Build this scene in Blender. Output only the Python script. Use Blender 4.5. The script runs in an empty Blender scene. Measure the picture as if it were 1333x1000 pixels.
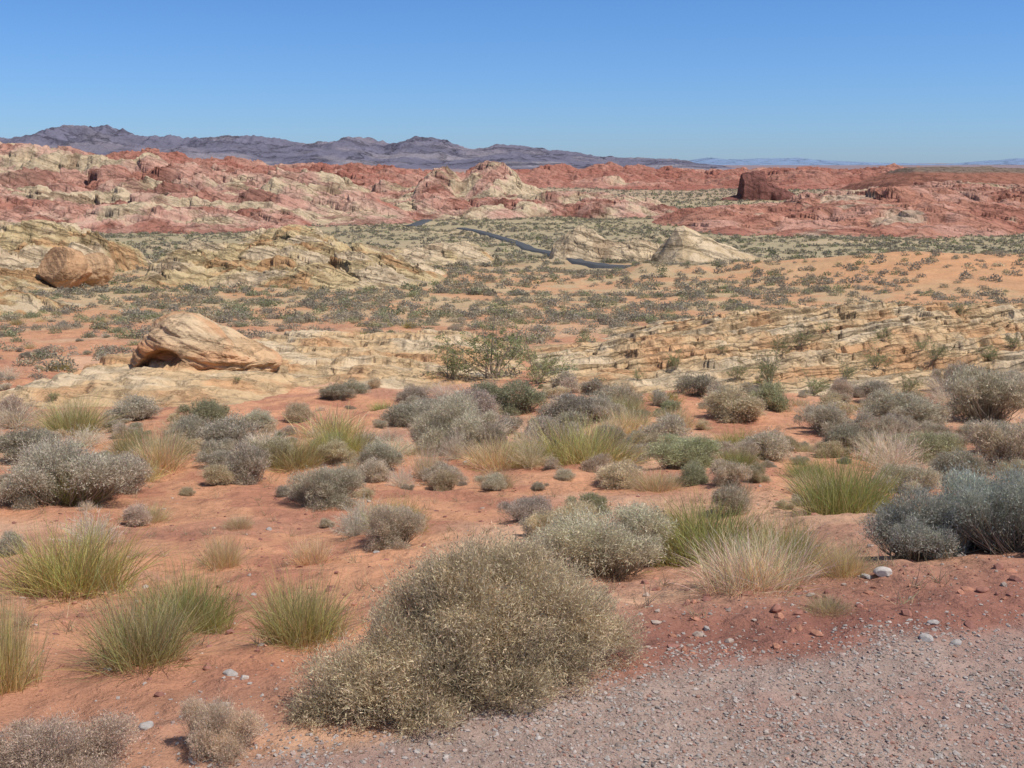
import bpy, math, numpy as np
from mathutils import Vector
rng=np.random.default_rng(7)
scene=bpy.context.scene
COL=scene.collection
F=1397.0; PITCH=math.radians(11.7); CP=math.cos(PITCH); SP=math.sin(PITCH); CH=1.7
# ---------------------------------------------------------------- noise
_p=np.random.default_rng(3).permutation(256); PERM=np.concatenate([_p,_p,_p])
_a=np.random.default_rng(4).random(256)*2*np.pi; GX=np.cos(_a); GY=np.sin(_a)
RND=np.random.default_rng(5).random((256,3))
def hsh(xi,yi,seed): return PERM[(PERM[(xi+seed)&255]+yi)&255]
def pn(x,y,seed=0):
    xi=np.floor(x).astype(np.int64); yi=np.floor(y).astype(np.int64); xf=x-xi; yf=y-yi
    u=xf*xf*xf*(xf*(xf*6-15)+10); v=yf*yf*yf*(yf*(yf*6-15)+10)
    def g(i,j):
        h=hsh(xi+i,yi+j,seed); return GX[h]*(xf-i)+GY[h]*(yf-j)
    a=g(0,0);b=g(1,0);c=g(0,1);d=g(1,1)
    return ((a+(b-a)*u)+((c+(d-c)*u)-(a+(b-a)*u))*v)*1.4
def fbm(x,y,o=4,seed=0,gain=.5):
    s=0;a=1;t=0
    for i in range(o):
        s=s+a*pn(x*2**i+i*17.3,y*2**i+i*9.1,seed+i*7); t+=a; a*=gain
    return s/t
def worley(x,y,seed=0):
    xi=np.floor(x).astype(np.int64); yi=np.floor(y).astype(np.int64)
    best=np.full(x.shape,9.0); bid=np.zeros(x.shape,np.int64); ox=np.zeros(x.shape)
    for i in(-1,0,1):
        for j in(-1,0,1):
            h=hsh(xi+i,yi+j,seed); px=xi+i+RND[h,0]; py=yi+j+RND[h,1]
            d=(px-x)**2+(py-y)**2; m=d<best; best=np.where(m,d,best); bid=np.where(m,h,bid); ox=np.where(m,x-px,ox)
    return np.sqrt(best),bid,ox
def ss(a,b,x):
    t=np.clip((x-a)/(b-a),0,1); return t*t*(3-2*t)
def mix(a,b,t):
    return a*(1-t[...,None])+np.asarray(b)*t[...,None]
# ---------------------------------------------------------------- mesh helpers
def mesh_np(name,verts,faces,cols=None,smooth=False,uvc=None):
    verts=np.ascontiguousarray(verts,np.float32); faces=np.ascontiguousarray(faces,np.int32)
    me=bpy.data.meshes.new(name); k=faces.shape[1]; n=len(faces)
    me.vertices.add(len(verts)); me.vertices.foreach_set('co',verts.ravel())
    me.loops.add(n*k); me.loops.foreach_set('vertex_index',faces.ravel())
    me.polygons.add(n); me.polygons.foreach_set('loop_start',np.arange(0,n*k,k,dtype=np.int32))
    me.update(calc_edges=True)
    if cols is not None:
        c=np.ones((len(verts),4),np.float32); c[:,:3]=cols
        at=me.color_attributes.new('Col','FLOAT_COLOR','POINT'); at.data.foreach_set('color',c.ravel())
    me.polygons.foreach_set('use_smooth',np.full(n,smooth))
    return me
def add(name,me,mat=None,loc=(0,0,0),label=None,cat=None,kind=None,group=None,parent=None):
    o=bpy.data.objects.new(name,me); COL.objects.link(o); o.location=loc
    if mat is not None and me is not None and not me.materials: me.materials.append(mat)
    if label:o['label']=label
    if cat:o['category']=cat
    if kind:o['kind']=kind
    if group:o['group']=group
    if parent:o.parent=parent
    return o
def gridfaces(nr,nc,wrap=False):
    i=np.arange(nr-1)[:,None]; j=np.arange(nc-1 if not wrap else nc)[None,:]
    j2=(j+1)%nc
    a=i*nc+j; b=i*nc+j2; c=(i+1)*nc+j2; d=(i+1)*nc+j
    return np.stack([a,b,c,d],-1).reshape(-1,4)
# ---------------------------------------------------------------- terrain function
py_=np.array([0.5,2,3.4,4.2,6,9,13,18,25,35,50,70,100,140,200,300,450,800,1500,4000,30000])
pz_=np.array([0,0,-.01,-.12,-.68,-1.4,-2.15,-2.9,-3.7,-4.6,-6.0,-7.6,-9.7,-12.0,-14.5,-17.3,-19.3,-21.5,-23,-26,-40])
ly=np.linspace(math.log(.5),math.log(30000),3000); lz=np.interp(ly,np.log(py_),pz_)
ker=np.exp(-np.linspace(-2,2,61)**2); ker/=ker.sum()
lz=np.convolve(np.pad(lz,30,mode='edge'),ker,'valid')
def edge_y(x):
    return np.interp(x,[-3,-1.5,-.9,-.3,0,.5,1.3,2,4,10],[1.2,2.2,2.65,3.02,3.25,3.50,3.62,3.75,4.2,5.5])
def G(x,y):
    x=np.asarray(x,float);y=np.asarray(y,float)
    sh=(.85*ss(.2,3,x)-.55*ss(.3,-1.6,x))*ss(16,5,y)
    ye=np.maximum(y-sh,.5)
    z=np.interp(np.log(ye),ly,lz)
    off=ss(-.15,.5,y-edge_y(x))
    z=z+fbm(x*.45,y*.45,3,11)*.16*ss(3.5,9,y)*off
    z=z+fbm(x*1.7,y*1.7,4,31)*.07*off+fbm(x*3,y*3,2,5)*.008+fbm(x*7,y*7,2,15)*.014*off*ss(14,8,y)
    z=z+fbm(x/22,y/22,4,41)*1.1*ss(30,130,y)
    z=z+fbm(x/130,y/130,4,51)*3.5*ss(180,600,y)
    z=z+2.3*ss(14,46,x-.12*(y-100))*np.exp(-((y-108)/26)**2)
    z=z+.95*ss(11.5,15.5,x)*ss(60,35,x)*np.exp(-((y-121)/8)**2)
    return z
RIDGES=[]
def H(x,y):
    z=G(x,y); x=np.asarray(x,float);y=np.asarray(y,float)
    for (X,Y,Z) in RIDGES:
        fx=(x-X[0])/(X[1]-X[0]); fy=(y-Y[0])/(Y[1]-Y[0])
        ok=(fx>=0)&(fx<len(X)-1.001)&(fy>=0)&(fy<len(Y)-1.001)
        if not np.any(ok): continue
        ix=np.clip(fx.astype(int),0,len(X)-2) if fx.ndim else int(min(max(fx,0),len(X)-2))
        iy=np.clip(fy.astype(int),0,len(Y)-2) if fy.ndim else int(min(max(fy,0),len(Y)-2))
        tx=fx-ix;ty=fy-iy
        zz=Z[iy,ix]*(1-tx)*(1-ty)+Z[iy,ix+1]*tx*(1-ty)+Z[iy+1,ix]*(1-tx)*ty+Z[iy+1,ix+1]*tx*ty
        z=np.where(ok,np.maximum(z,zz),z)
    return z
def ray(u,v):
    a=(u-666.5)/F;b=(500-v)/F
    return a,CP+b*SP,-SP+b*CP
TT=np.geomspace(1.5,4000,5000)
def hit(u,v,fn=None):
    fn=fn or H
    dx,dy,dz=ray(u,v); x=dx*TT;y=dy*TT;z=CH+dz*TT
    m=z<fn(x,y); i=int(np.argmax(m)) if m.any() else len(TT)-1
    return float(x[i]),float(y[i]),float(fn(x[i:i+1],y[i:i+1])[0]),float(TT[i])
# ---------------------------------------------------------------- materials
def newmat(name):
    m=bpy.data.materials.new(name); m.use_nodes=True; nt=m.node_tree; nt.nodes.clear()
    out=nt.nodes.new('ShaderNodeOutputMaterial'); b=nt.nodes.new('ShaderNodeBsdfPrincipled')
    b.inputs['Roughness'].default_value=.92; b.inputs['Specular IOR Level'].default_value=.12
    nt.links.new(b.outputs[0],out.inputs[0]); return m,nt,b
def nd(nt,t,**k):
    n=nt.nodes.new(t)
    for a,v in k.items(): setattr(n,a,v)
    return n
def noise_node(nt,vec,scale,detail=6,rough=.6,dist=0):
    n=nd(nt,'ShaderNodeTexNoise'); n.inputs['Scale'].default_value=scale; n.inputs['Detail'].default_value=detail
    n.inputs['Roughness'].default_value=rough; n.inputs['Distortion'].default_value=dist
    nt.links.new(vec,n.inputs['Vector']); return n
def maprange(nt,val,a,b,c,d):
    n=nd(nt,'ShaderNodeMapRange'); nt.links.new(val,n.inputs['Value'])
    for i,v in zip(('From Min','From Max','To Min','To Max'),(a,b,c,d)): n.inputs[i].default_value=v
    return n.outputs[0]
def mth(nt,op,a,b):
    n=nd(nt,'ShaderNodeMath',operation=op)
    for i,v in enumerate((a,b)):
        if isinstance(v,(int,float)): n.inputs[i].default_value=v
        else: nt.links.new(v,n.inputs[i])
    return n.outputs[0]
def mul(nt,a,b): return mth(nt,'MULTIPLY',a,b)
def vscale(nt,c,f):
    n=nd(nt,'ShaderNodeVectorMath',operation='SCALE'); nt.links.new(c,n.inputs[0]); nt.links.new(f,n.inputs['Scale']); return n.outputs[0]
def bump(nt,b,h,strength,dist,prev=None):
    n=nd(nt,'ShaderNodeBump'); n.inputs['Strength'].default_value=strength; n.inputs['Distance'].default_value=dist
    nt.links.new(h,n.inputs['Height'])
    if prev is not None: nt.links.new(prev,n.inputs['Normal'])
    nt.links.new(n.outputs[0],b.inputs['Normal']); return n.outputs[0]
def col_attr(nt):
    n=nd(nt,'ShaderNodeAttribute'); n.attribute_name='Col'; return n.outputs['Color']
# ground
GM,nt,b=newmat('desert_sand')
geo=nd(nt,'ShaderNodeNewGeometry'); P=geo.outputs['Position']
n1=noise_node(nt,P,70,6,.75); n2=noise_node(nt,P,5,6,.65); n3=noise_node(nt,P,.25,6,.7); n4=noise_node(nt,P,18,5,.6)
f=mul(nt,mul(nt,maprange(nt,n1.outputs[0],.25,.75,.72,1.25),maprange(nt,n2.outputs[0],.3,.7,.82,1.16)),maprange(nt,n3.outputs[0],.3,.7,.86,1.14))
nt.links.new(vscale(nt,col_attr(nt),f),b.inputs['Base Color'])
p=bump(nt,b,n1.outputs[0],.6,.014); p=bump(nt,b,n4.outputs[0],.6,.03,p); p=bump(nt,b,n2.outputs[0],.7,.07,p)
p=bump(nt,b,n3.outputs[0],.5,.6,p)
# rocks
def rockmat(name,S,nrm=(.1,.2,1),amp=1.0,strat=1.0):
    m,nt,b=newmat(name)
    geo=nd(nt,'ShaderNodeNewGeometry'); P=geo.outputs['Position']
    nv=Vector(nrm).normalized()
    dot=nd(nt,'ShaderNodeVectorMath',operation='DOT_PRODUCT'); nt.links.new(P,dot.inputs[0]); dot.inputs[1].default_value=nv
    wp=noise_node(nt,P,.35/S,4,.5)
    q=mth(nt,'ADD',mul(nt,dot.outputs['Value'],1.0/S),mul(nt,wp.outputs[0],1.5))
    a=nd(nt,'ShaderNodeTexNoise',noise_dimensions='1D'); a.inputs['Scale'].default_value=1.3; a.inputs['Detail'].default_value=5; a.inputs['Roughness'].default_value=.7
    nt.links.new(q,a.inputs['W'])
    c=noise_node(nt,P,1.2/S,8,.7,.3); d=noise_node(nt,P,9/S,6,.7)
    mp2=nd(nt,'ShaderNodeMapping'); nt.links.new(P,mp2.inputs[0]); mp2.inputs['Rotation'].default_value=(nrm[0],nrm[1],.3)
    mp2.inputs['Scale'].default_value=(.22/S,.22/S,.5/S)
    ad=nd(nt,'ShaderNodeVectorMath',operation='ADD'); nt.links.new(mp2.outputs[0],ad.inputs[0])
    sc=nd(nt,'ShaderNodeVectorMath',operation='SCALE'); nt.links.new(c.outputs['Color'],sc.inputs[0]); sc.inputs['Scale'].default_value=.6
    nt.links.new(sc.outputs[0],ad.inputs[1])
    vo=nd(nt,'ShaderNodeTexVoronoi',feature='DISTANCE_TO_EDGE'); vo.inputs['Scale'].default_value=1.3; nt.links.new(ad.outputs[0],vo.inputs['Vector'])
    cr=maprange(nt,vo.outputs['Distance'],0,.06,.0,1)
    led=maprange(nt,a.outputs[0],.40,.47,0,1)
    f=mul(nt,maprange(nt,a.outputs[0],.3,.7,1-.26*strat,1+.18*strat),maprange(nt,c.outputs[0],.3,.7,.82,1.16))
    f=mul(nt,f,maprange(nt,d.outputs[0],.3,.7,.88,1.1))
    f=mul(nt,f,maprange(nt,cr,0,1,.8,1)); f=mul(nt,f,maprange(nt,led,0,1,1-.22*strat,1))
    nt.links.new(vscale(nt,col_attr(nt),f),b.inputs['Base Color'])
    p=bump(nt,b,led,.9,.14*S*amp*strat); p=bump(nt,b,a.outputs[0],.8,.16*S*amp*strat,p); p=bump(nt,b,c.outputs[0],.8,.3*S*amp,p); p=bump(nt,b,cr,.7,.08*S*amp,p); p=bump(nt,b,d.outputs[0],.7,.04*S*amp,p)
    return m
RM_near=rockmat('sandstone_near',.45,(.1,.25,1),.6,.5)
RM_bld=rockmat('sandstone_boulder',.5,(.12,.2,1),.6,.5)
RM_mbld=rockmat('sandstone_round_boulder',1.2,(.12,.2,1),.6,.25)
RM_slab=rockmat('sandstone_ledges',.38,(-.22,.42,1),.9,.85)
RM_mid=rockmat('sandstone_mid',1.6,(.3,.25,1),1.0,.6)
RM_far=rockmat('sandstone_far',3.5,(.5,.2,1),1.1,.35)
RM_mtn=rockmat('mountain_rock',120,(.2,.3,1),.8,.2)
# plants
def plantmat(name):
    m,nt,b=newmat(name); oi=nd(nt,'ShaderNodeObjectInfo')
    mm=nd(nt,'ShaderNodeVectorMath',operation='MULTIPLY'); nt.links.new(col_attr(nt),mm.inputs[0]); nt.links.new(oi.outputs['Color'],mm.inputs[1])
    geo=nd(nt,'ShaderNodeNewGeometry'); nn=noise_node(nt,geo.outputs['Position'],6,3,.6)
    c=vscale(nt,mm.outputs[0],maprange(nt,nn.outputs[0],.3,.7,.82,1.18))
    nt.links.new(c,b.inputs['Base Color'])
    tr=nd(nt,'ShaderNodeBsdfTranslucent'); nt.links.new(c,tr.inputs[0])
    ms=nd(nt,'ShaderNodeMixShader'); ms.inputs[0].default_value=.38
    nt.links.new(b.outputs[0],ms.inputs[1]); nt.links.new(tr.outputs[0],ms.inputs[2])
    out=[n for n in nt.nodes if n.type=='OUTPUT_MATERIAL'][0]; nt.links.new(ms.outputs[0],out.inputs[0]); return m
PM=plantmat('desert_plant_foliage'); SM_=plantmat('woody_stem')
# stones
STM,nt,b=newmat('loose_stone'); geo=nd(nt,'ShaderNodeNewGeometry'); n1=noise_node(nt,geo.outputs['Position'],60,5,.7)
nt.links.new(vscale(nt,col_attr(nt),maprange(nt,n1.outputs[0],.3,.7,.75,1.2)),b.inputs['Base Color']); bump(nt,b,n1.outputs[0],.5,.006)
# ---------------------------------------------------------------- palettes
CREAM=np.array([.60,.46,.30]); YEL=np.array([.53,.40,.22]); PINK=np.array([.50,.27,.20]); RED=np.array([.35,.14,.10]); WHT=np.array([.64,.52,.40])
def ridge(name,label,cat,y0,crest,front,back,cell,pal,seed,NX,NY,mat,terr=None,kind=None,mode='dome',pw=.7,base=.9,rel=.7,colfn=None,sink=.04,reg=True,wav=.25,tilt=.0):
    c=np.array(crest,float); xs=[];zs=[]
    for u,v in c:
        a,b_,d=ray(u,v); xs.append(y0*a/b_); zs.append(CH+y0*d/b_)
    xs=np.array(xs);zs=np.array(zs)
    X=np.linspace(xs[0],xs[-1],NX); Y=np.linspace(y0-front*1.3,y0+back,NY)
    XX,YY=np.meshgrid(X,Y); g=G(XX,YY)
    cz=np.interp(XX+fbm(XX/cell,YY/cell,3,seed+2)*cell*.25,xs,zs)
    g0=G(X,np.full_like(X,y0))[None,:]
    span=xs[-1]-xs[0]; e=ss(0,.05,(XX-xs[0])/span)*ss(0,.05,(xs[-1]-XX)/span)
    hc=np.maximum(cz-g0,0)*e
    yf=y0-front*(1+wav*fbm(XX/(cell*2.2),XX*0+seed,3,seed+5)*2)
    s=np.clip((YY-yf)/(y0-yf),0,1); pf=s**pw
    sb=np.clip((YY-y0)/back,0,1); pb=1-sb**1.6
    env=hc*np.where(YY<y0,pf,pb); mx=float(hc.max())
    if mode=='dome':
        wx=XX+fbm(XX/cell*1.3,YY/cell*1.3,4,seed)*cell*.5; wy=YY+fbm(XX/cell*1.3,YY/cell*1.3,4,seed+9)*cell*.5
        def dm(k,sd,sk=0):
            f1,i,ox=worley((wx*(1-.35*sk)+wy*.3*sk)/cell*k,(wy*(.75+.5*sk)-wx*.25*sk)/cell*k,sd); dd=np.clip(1.0-(f1*1.12)**2,0,1)**.75; return dd*(.35+.65*RND[i,2])*(1-tilt*ox*1.3),i
        tk=1.0 if tilt>0 else 0.
        d1,i1=dm(1,seed+1,tk); d2,i2=dm(2.2,seed+2,tk); d3,i3=dm(4.7,seed+3,tk); d4,i4=dm(10,seed+4)
        rr=.50*d1+.28*d2+.16*d3+.06*d4
        gate=ss(0,.35*mx,env)*.8+.2*ss(0,.08*mx,env)
        h=env*base+cell*rel*1.3*(rr-.40)*gate
        idc=RND[i1,0]*.5+RND[i2,1]*.35+RND[i3,0]*.15
    else:
        rn=0;a=1;tt=0
        for k in range(6):
            rn=rn+a*(1-np.abs(pn(XX/cell*2**k+3*k,YY/cell*2**k,seed+k*5))*2); tt+=a; a*=.52
        rr=rn/tt; h=env*(base+rel*rr); idc=rr
    if terr:
        per,tx,ty,am=terr
        q=(h+tx*XX+ty*YY)/per+fbm(XX/cell*.5,YY/cell*.5,4,seed+20)*1.7
        fr=q-np.floor(q); h=h+per*am*(ss(.72,1.0,fr)-fr)*ss(0,per*1.2,env)
        q2=q*2.7+.3; f2=q2-np.floor(q2); h=h+per*.3*am*(ss(.6,1.0,f2)-f2)*ss(0,per*1.2,env)
    h=h+fbm(XX/cell*6,YY/cell*6,4,seed+33)*cell*.02*ss(0,cell*.05,env)
    h=h-sink*mx-(env<=1e-6)*.03*mx
    Z=g+h
    cc=colfn(XX,YY,h,idc,rr)
    v=np.stack([XX,YY,Z],-1).reshape(-1,3)
    me=mesh_np(name,v,gridfaces(NY,NX),cc.reshape(-1,3),True)
    o=add(name,me,mat,label=label,cat=cat,kind=kind)
    if reg and y0<320: RIDGES.append((X,Y,Z))
    return o
# distant
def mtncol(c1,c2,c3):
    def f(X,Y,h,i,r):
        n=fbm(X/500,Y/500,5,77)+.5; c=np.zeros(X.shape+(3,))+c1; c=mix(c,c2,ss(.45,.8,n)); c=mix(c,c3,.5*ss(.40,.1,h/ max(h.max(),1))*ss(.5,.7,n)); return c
    return f
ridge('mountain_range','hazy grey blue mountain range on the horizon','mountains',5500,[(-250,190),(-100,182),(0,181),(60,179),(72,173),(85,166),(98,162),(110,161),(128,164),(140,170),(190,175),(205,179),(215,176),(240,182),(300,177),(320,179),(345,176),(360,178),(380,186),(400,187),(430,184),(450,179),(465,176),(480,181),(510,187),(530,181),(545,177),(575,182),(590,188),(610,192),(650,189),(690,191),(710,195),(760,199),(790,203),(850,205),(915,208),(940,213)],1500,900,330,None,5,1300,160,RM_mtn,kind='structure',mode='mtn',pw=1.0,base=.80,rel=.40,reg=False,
  colfn=mtncol(np.array([.165,.155,.205]),np.array([.22,.195,.23]),np.array([.34,.305,.315])))  # grey-blue distance haze is painted into these rock colours
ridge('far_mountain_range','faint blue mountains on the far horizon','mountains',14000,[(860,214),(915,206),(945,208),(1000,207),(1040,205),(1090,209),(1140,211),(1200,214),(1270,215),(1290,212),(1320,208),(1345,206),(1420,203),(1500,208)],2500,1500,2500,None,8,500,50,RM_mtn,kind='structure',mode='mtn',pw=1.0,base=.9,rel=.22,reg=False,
  colfn=lambda X,Y,h,i,r: np.zeros(X.shape+(3,))+np.array([.22,.30,.44]))  # flat blue stands in for aerial haze, put into the base colour
def redcol(seed,sc,cr=.5):
    def f(X,Y,h,i,r):
        n=fbm(X/sc,Y/sc,5,seed)+.5; c=np.zeros(X.shape+(3,))+RED
        c=mix(c,np.array([.42,.20,.145]),ss(.3,.7,i)); c=mix(c,PINK,ss(.55,.75,n)); c=mix(c,CREAM*.9,ss(.70,.85,n+(cr-.5))); return c
    return f
ridge('far_red_cliffs','jumbled band of dark red sandstone cliffs','rock formation',1300,[(480,234),(560,229),(620,226),(700,222),(760,221),(800,223),(850,226),(900,225),(950,227),(1000,222),(1060,223),(1110,222),(1150,225),(1200,221),(1270,225),(1400,226),(1480,228)],350,200,42,None,12,1100,200,RM_far,kind='structure',colfn=redcol(3,160,.46),pw=.8,rel=.45)
ridge('red_cliffs','dark red jagged sandstone outcrops behind pale domes','rock formation',850,[(-250,192),(-50,187),(0,187),(40,191),(60,193),(130,201),(190,200),(230,196),(260,204),(300,210),(350,213),(400,212),(440,215),(470,213),(500,219),(560,227),(600,236),(640,240)],160,100,26,None,14,1200,170,RM_far,kind='structure',colfn=redcol(9,90,.42),pw=.6,rel=.60,tilt=.2)
def jcol(seed,sc,w=0.):
    def f(X,Y,h,i,r):
        n=fbm(X/sc,Y/sc,4,seed)*1.0+.5+(i-.5)*.6+w; c=np.zeros(X.shape+(3,))+CREAM*.93
        c=mix(c,np.array([.56,.35,.26]),ss(.36,.50,n)); c=mix(c,PINK*.98,ss(.50,.66,n)); c=mix(c,np.array([.38,.17,.12]),ss(.70,.88,n))
        d=fbm(X/sc*2.3,Y/sc*2.3,5,seed+4)+.5+(.5-i)*.2; c=mix(c,c*np.array([.62,.56,.55]),ss(.56,.74,d)); return c
    return f
ridge('sandstone_domes','jumbled pink and cream sandstone domes','rock formation',600,[(-300,212),(-100,210),(0,206),(40,208),(60,208),(80,200),(105,201),(130,204),(170,211),(215,213),(260,214),(300,220),(350,223),(400,230),(440,235),(480,242),(560,252),(600,262)],150,80,32,None,21,1400,360,RM_far,kind='structure',colfn=jcol(4,60,.03),pw=.9,rel=.66,tilt=.25)
ridge('sandstone_domes','pale cream and rose sandstone domes with dark gaps','rock formation',420,[(-300,227),(-100,229),(0,228),(50,233),(100,238),(160,242),(200,247),(235,244),(260,247),(300,252),(350,254),(380,257),(450,264),(510,271),(580,285)],100,60,24,None,24,1400,360,RM_far,kind='structure',colfn=jcol(14,44,.06),pw=.9,rel=.62,tilt=.25)
ridge('pink_sandstone_slope','rose red sandstone slope with rounded ledges','rock formation',330,[(-300,262),(-100,258),(0,256),(60,260),(100,262),(150,270),(200,269),(250,274),(300,277),(350,282),(420,290)],40,40,16,None,27,1100,220,RM_far,kind='structure',colfn=jcol(24,30,.14),pw=.9,rel=.45,tilt=.25)
ridge('sandstone_outcrop','twin cream sandstone knobs with pink streaks','rock formation',560,[(440,262),(500,252),(545,243),(553,226),(562,218),(577,216),(592,225),(602,234),(613,226),(622,216),(640,212),(655,214),(668,221),(680,239),(700,247),(760,254),(830,263),(880,269)],45,40,16,None,31,1100,200,RM_far,kind='structure',colfn=jcol(33,30,-.02),pw=.5,base=.95,rel=.48,tilt=.25)
ridge('sandstone_outcrop','low pale pink sandstone benches in the valley','rock formation',430,[(430,275),(500,269),(560,262),(600,264),(660,258),(720,252),(770,248),(830,260),(860,268),(900,276)],40,40,14,None,36,1100,180,RM_far,kind='structure',colfn=jcol(38,28,.02),pw=.8,rel=.48,tilt=.25)
ridge('mesa','flat topped brown mesa above red cliffs','mesa',760,[(1120,244),(1150,233),(1168,224),(1180,217),(1240,217),(1333,219),(1500,222),(1650,226)],110,120,30,None,41,600,140,RM_far,kind='structure',pw=.7,base=1,rel=.08,colfn=lambda X,Y,h,i,r: mix(np.zeros(X.shape+(3,))+np.array([.34,.15,.10]),np.array([.22,.16,.12]),ss(.68,.80,h/h.max())))
ridge('butte','dark red blocky butte with steep sides','butte',640,[(935,258),(950,255),(963,251),(966,225),(980,222),(994,223),(998,236),(1006,239),(1022,246),(1040,255),(1060,258)],8,14,5,None,44,600,130,RM_far,kind='structure',pw=.3,base=1.0,rel=.35,colfn=lambda X,Y,h,i,r: np.zeros(X.shape+(3,))+np.array([.22,.095,.075]))
ridge('red_sandstone_ridge','layered orange red sandstone ridge','rock formation',520,[(1020,262),(1060,257),(1120,251),(1175,242),(1230,236),(1290,239),(1333,241),(1500,242),(1700,248)],90,60,20,None,46,1200,230,RM_far,kind='structure',pw=.8,rel=.40,colfn=jcol(51,60,.16),terr=(2.2,.02,.02,.6),tilt=.25)
def rhcol(X,Y,h,i,r):
    n=fbm(X/26,Y/26,5,91)+.5; c=np.zeros(X.shape+(3,))+np.array([.46,.22,.15])
    c=mix(c,np.array([.38,.165,.115]),ss(.5,.7,n)); c=mix(c,PINK*1.05,ss(.42,.3,n))
    xw=X/360*F+666.5
    wm=np.exp(-((xw-1085)/50)**2)+.7*np.exp(-((xw-960)/30)**2); c=mix(c,WHT*np.array([.85,.78,.72]),.85*ss(.65,.95,wm*.75+(n-.5)*1.6+(i-.5)*.6)); return c
ridge('red_hills','smooth red sandstone hills with white patches','hills',360,[(820,292),(860,284),(900,275),(935,270),(960,266),(990,268),(1020,267),(1065,261),(1100,255),(1150,249),(1180,248),(1210,254),(1235,253),(1260,262),(1333,267),(1450,269),(1600,271)],95,60,26,None,48,1300,300,RM_far,kind='structure',colfn=rhcol,pw=.9,rel=.28,tilt=.2)
# middle outcrops
def ycol(seed,sc,o=0.,w=0.):
    def f(X,Y,h,i,r):
        n=fbm(X/sc,Y/sc,4,seed)+.5+(i-.5)*.5; c=np.zeros(X.shape+(3,))+YEL
        c=mix(c,CREAM*.97,ss(.5-w,.7-w,n)); c=mix(c,np.array([.50,.30,.15]),ss(.40+o,.24+o,n))
        d=fbm(X/sc*2.5,Y/sc*2.5,4,seed+8)+.5; return mix(c,c*np.array([.70,.66,.64]),ss(.58,.74,d))
    return f
ridge('sandstone_outcrop','yellow sandstone ledges beside a rounded boulder','rock formation',135,[(-120,294),(-50,292),(0,295),(50,291),(80,298),(100,304),(135,312),(150,322),(165,335)],18,14,5.5,None,52,700,260,RM_mid,colfn=ycol(60,12),pw=.8,rel=.6,tilt=.25)
ridge('sandstone_outcrop','pinkish weathered slabs on sandy ground','rock formation',95,[(-120,350),(-40,346),(0,350),(40,356),(70,366),(100,376),(130,392)],14,8,3.4,None,55,500,200,RM_mid,colfn=ycol(64,7,.12),pw=.7,rel=.55,tilt=.25)
ridge('sandstone_outcrop','low pinkish tan slabs half buried in sand','rock formation',66,[(-120,384),(-40,382),(0,386),(40,391),(70,400),(100,416)],10,6,2.6,None,56,400,180,RM_mid,colfn=ycol(65,5,.12),pw=.7,rel=.4,tilt=.25)
ridge('sandstone_outcrop','broad yellow sandstone outcrop with jagged crest','rock formation',118,[(225,352),(245,332),(262,318),(285,320),(300,325),(330,317),(352,310),(385,308),(410,314),(440,320),(470,324),(500,329),(530,343),(570,353),(600,362)],20,10,5,None,57,1100,340,RM_mid,colfn=ycol(66,8,-.02),pw=.75,rel=.55,tilt=.25)
ridge('sandstone_outcrop','small dark crested yellow rock mound','rock formation',185,[(310,308),(340,300),(360,294),(385,290),(405,292),(420,299),(440,306)],9,8,4,None,61,350,100,RM_mid,colfn=ycol(68,12,.05),pw=.7,rel=.5)
ridge('sandstone_outcrop','smooth pale slabs sloping into scrub','rock formation',165,[(490,330),(520,322),(550,317),(580,317),(610,318),(630,325),(645,334)],12,8,5,None,63,450,130,RM_mid,colfn=ycol(70,12,-.1,.2),pw=1,rel=.35,tilt=.2)
ridge('sandstone_outcrop','cream jagged sandstone knobs beside the road','rock formation',168,[(712,332),(728,314),(738,300),(752,292),(770,294),(786,305),(800,312),(815,310),(830,306),(846,313),(862,320),(880,334)],6,8,4.2,None,67,800,180,RM_mid,colfn=ycol(72,10,-.35,.6),pw=.6,rel=.45,tilt=.2)
ridge('sandstone_outcrop','tilted smooth cream sandstone slab with pointed end','rock formation',160,[(846,342),(858,326),(868,310),(878,298),(890,295),(905,300),(930,311),(955,322),(980,333),(1000,342),(1020,350)],9,7,9,None,69,600,150,RM_mid,colfn=lambda X,Y,h,i,r: mix(np.zeros(X.shape+(3,))+CREAM*1.04,np.array([.54,.40,.24]),ss(.4,.7,fbm(X/3,Y/3,4,5)+.5)),pw=.9,rel=.04,base=1.05)
# near
def scol(X,Y,h,i,r):
    n=fbm(X/3,Y/3,4,88)+.5; c=np.zeros(X.shape+(3,))+np.array([.56,.39,.22]); c=mix(c,CREAM*.98,ss(.5,.75,n)); c=mix(c,np.array([.54,.31,.16]),ss(.47,.27,n)*.85); return c
ridge('layered_rock_slab','long tan rock slab with thin tilted layers','rock formation',43,[(700,468),(760,448),(830,430),(900,416),(960,408),(1040,401),(1100,397),(1200,400),(1333,394),(1500,393),(1700,399)],18,9,4,None,71,1600,680,RM_slab,colfn=scol,pw=.6,base=1.05,rel=.12,terr=(.36,-.16,.20,.9),wav=.12)
ridge('layered_rock_slab','low smooth tan rock slab with slanting strata','rock formation',34,[(600,494),(650,478),(700,466),(760,454),(820,446),(900,442),(1000,445),(1100,452),(1200,458),(1280,468)],9,7,3,None,73,1200,460,RM_slab,colfn=scol,pw=.7,base=1.05,rel=.12,terr=(.28,-.16,.16,.9),wav=.15)
ridge('rock_shelf','flat cream sandstone shelf under a hollow boulder','rock formation',30,[(40,512),(80,502),(120,482),(160,464),(250,458),(330,459),(380,470),(410,486),(440,503)],7.5,3,2.5,None,75,700,340,RM_near,colfn=scol,pw=.5,base=1.15,rel=.05,terr=(.26,.05,.06,.7),wav=.12)
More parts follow.
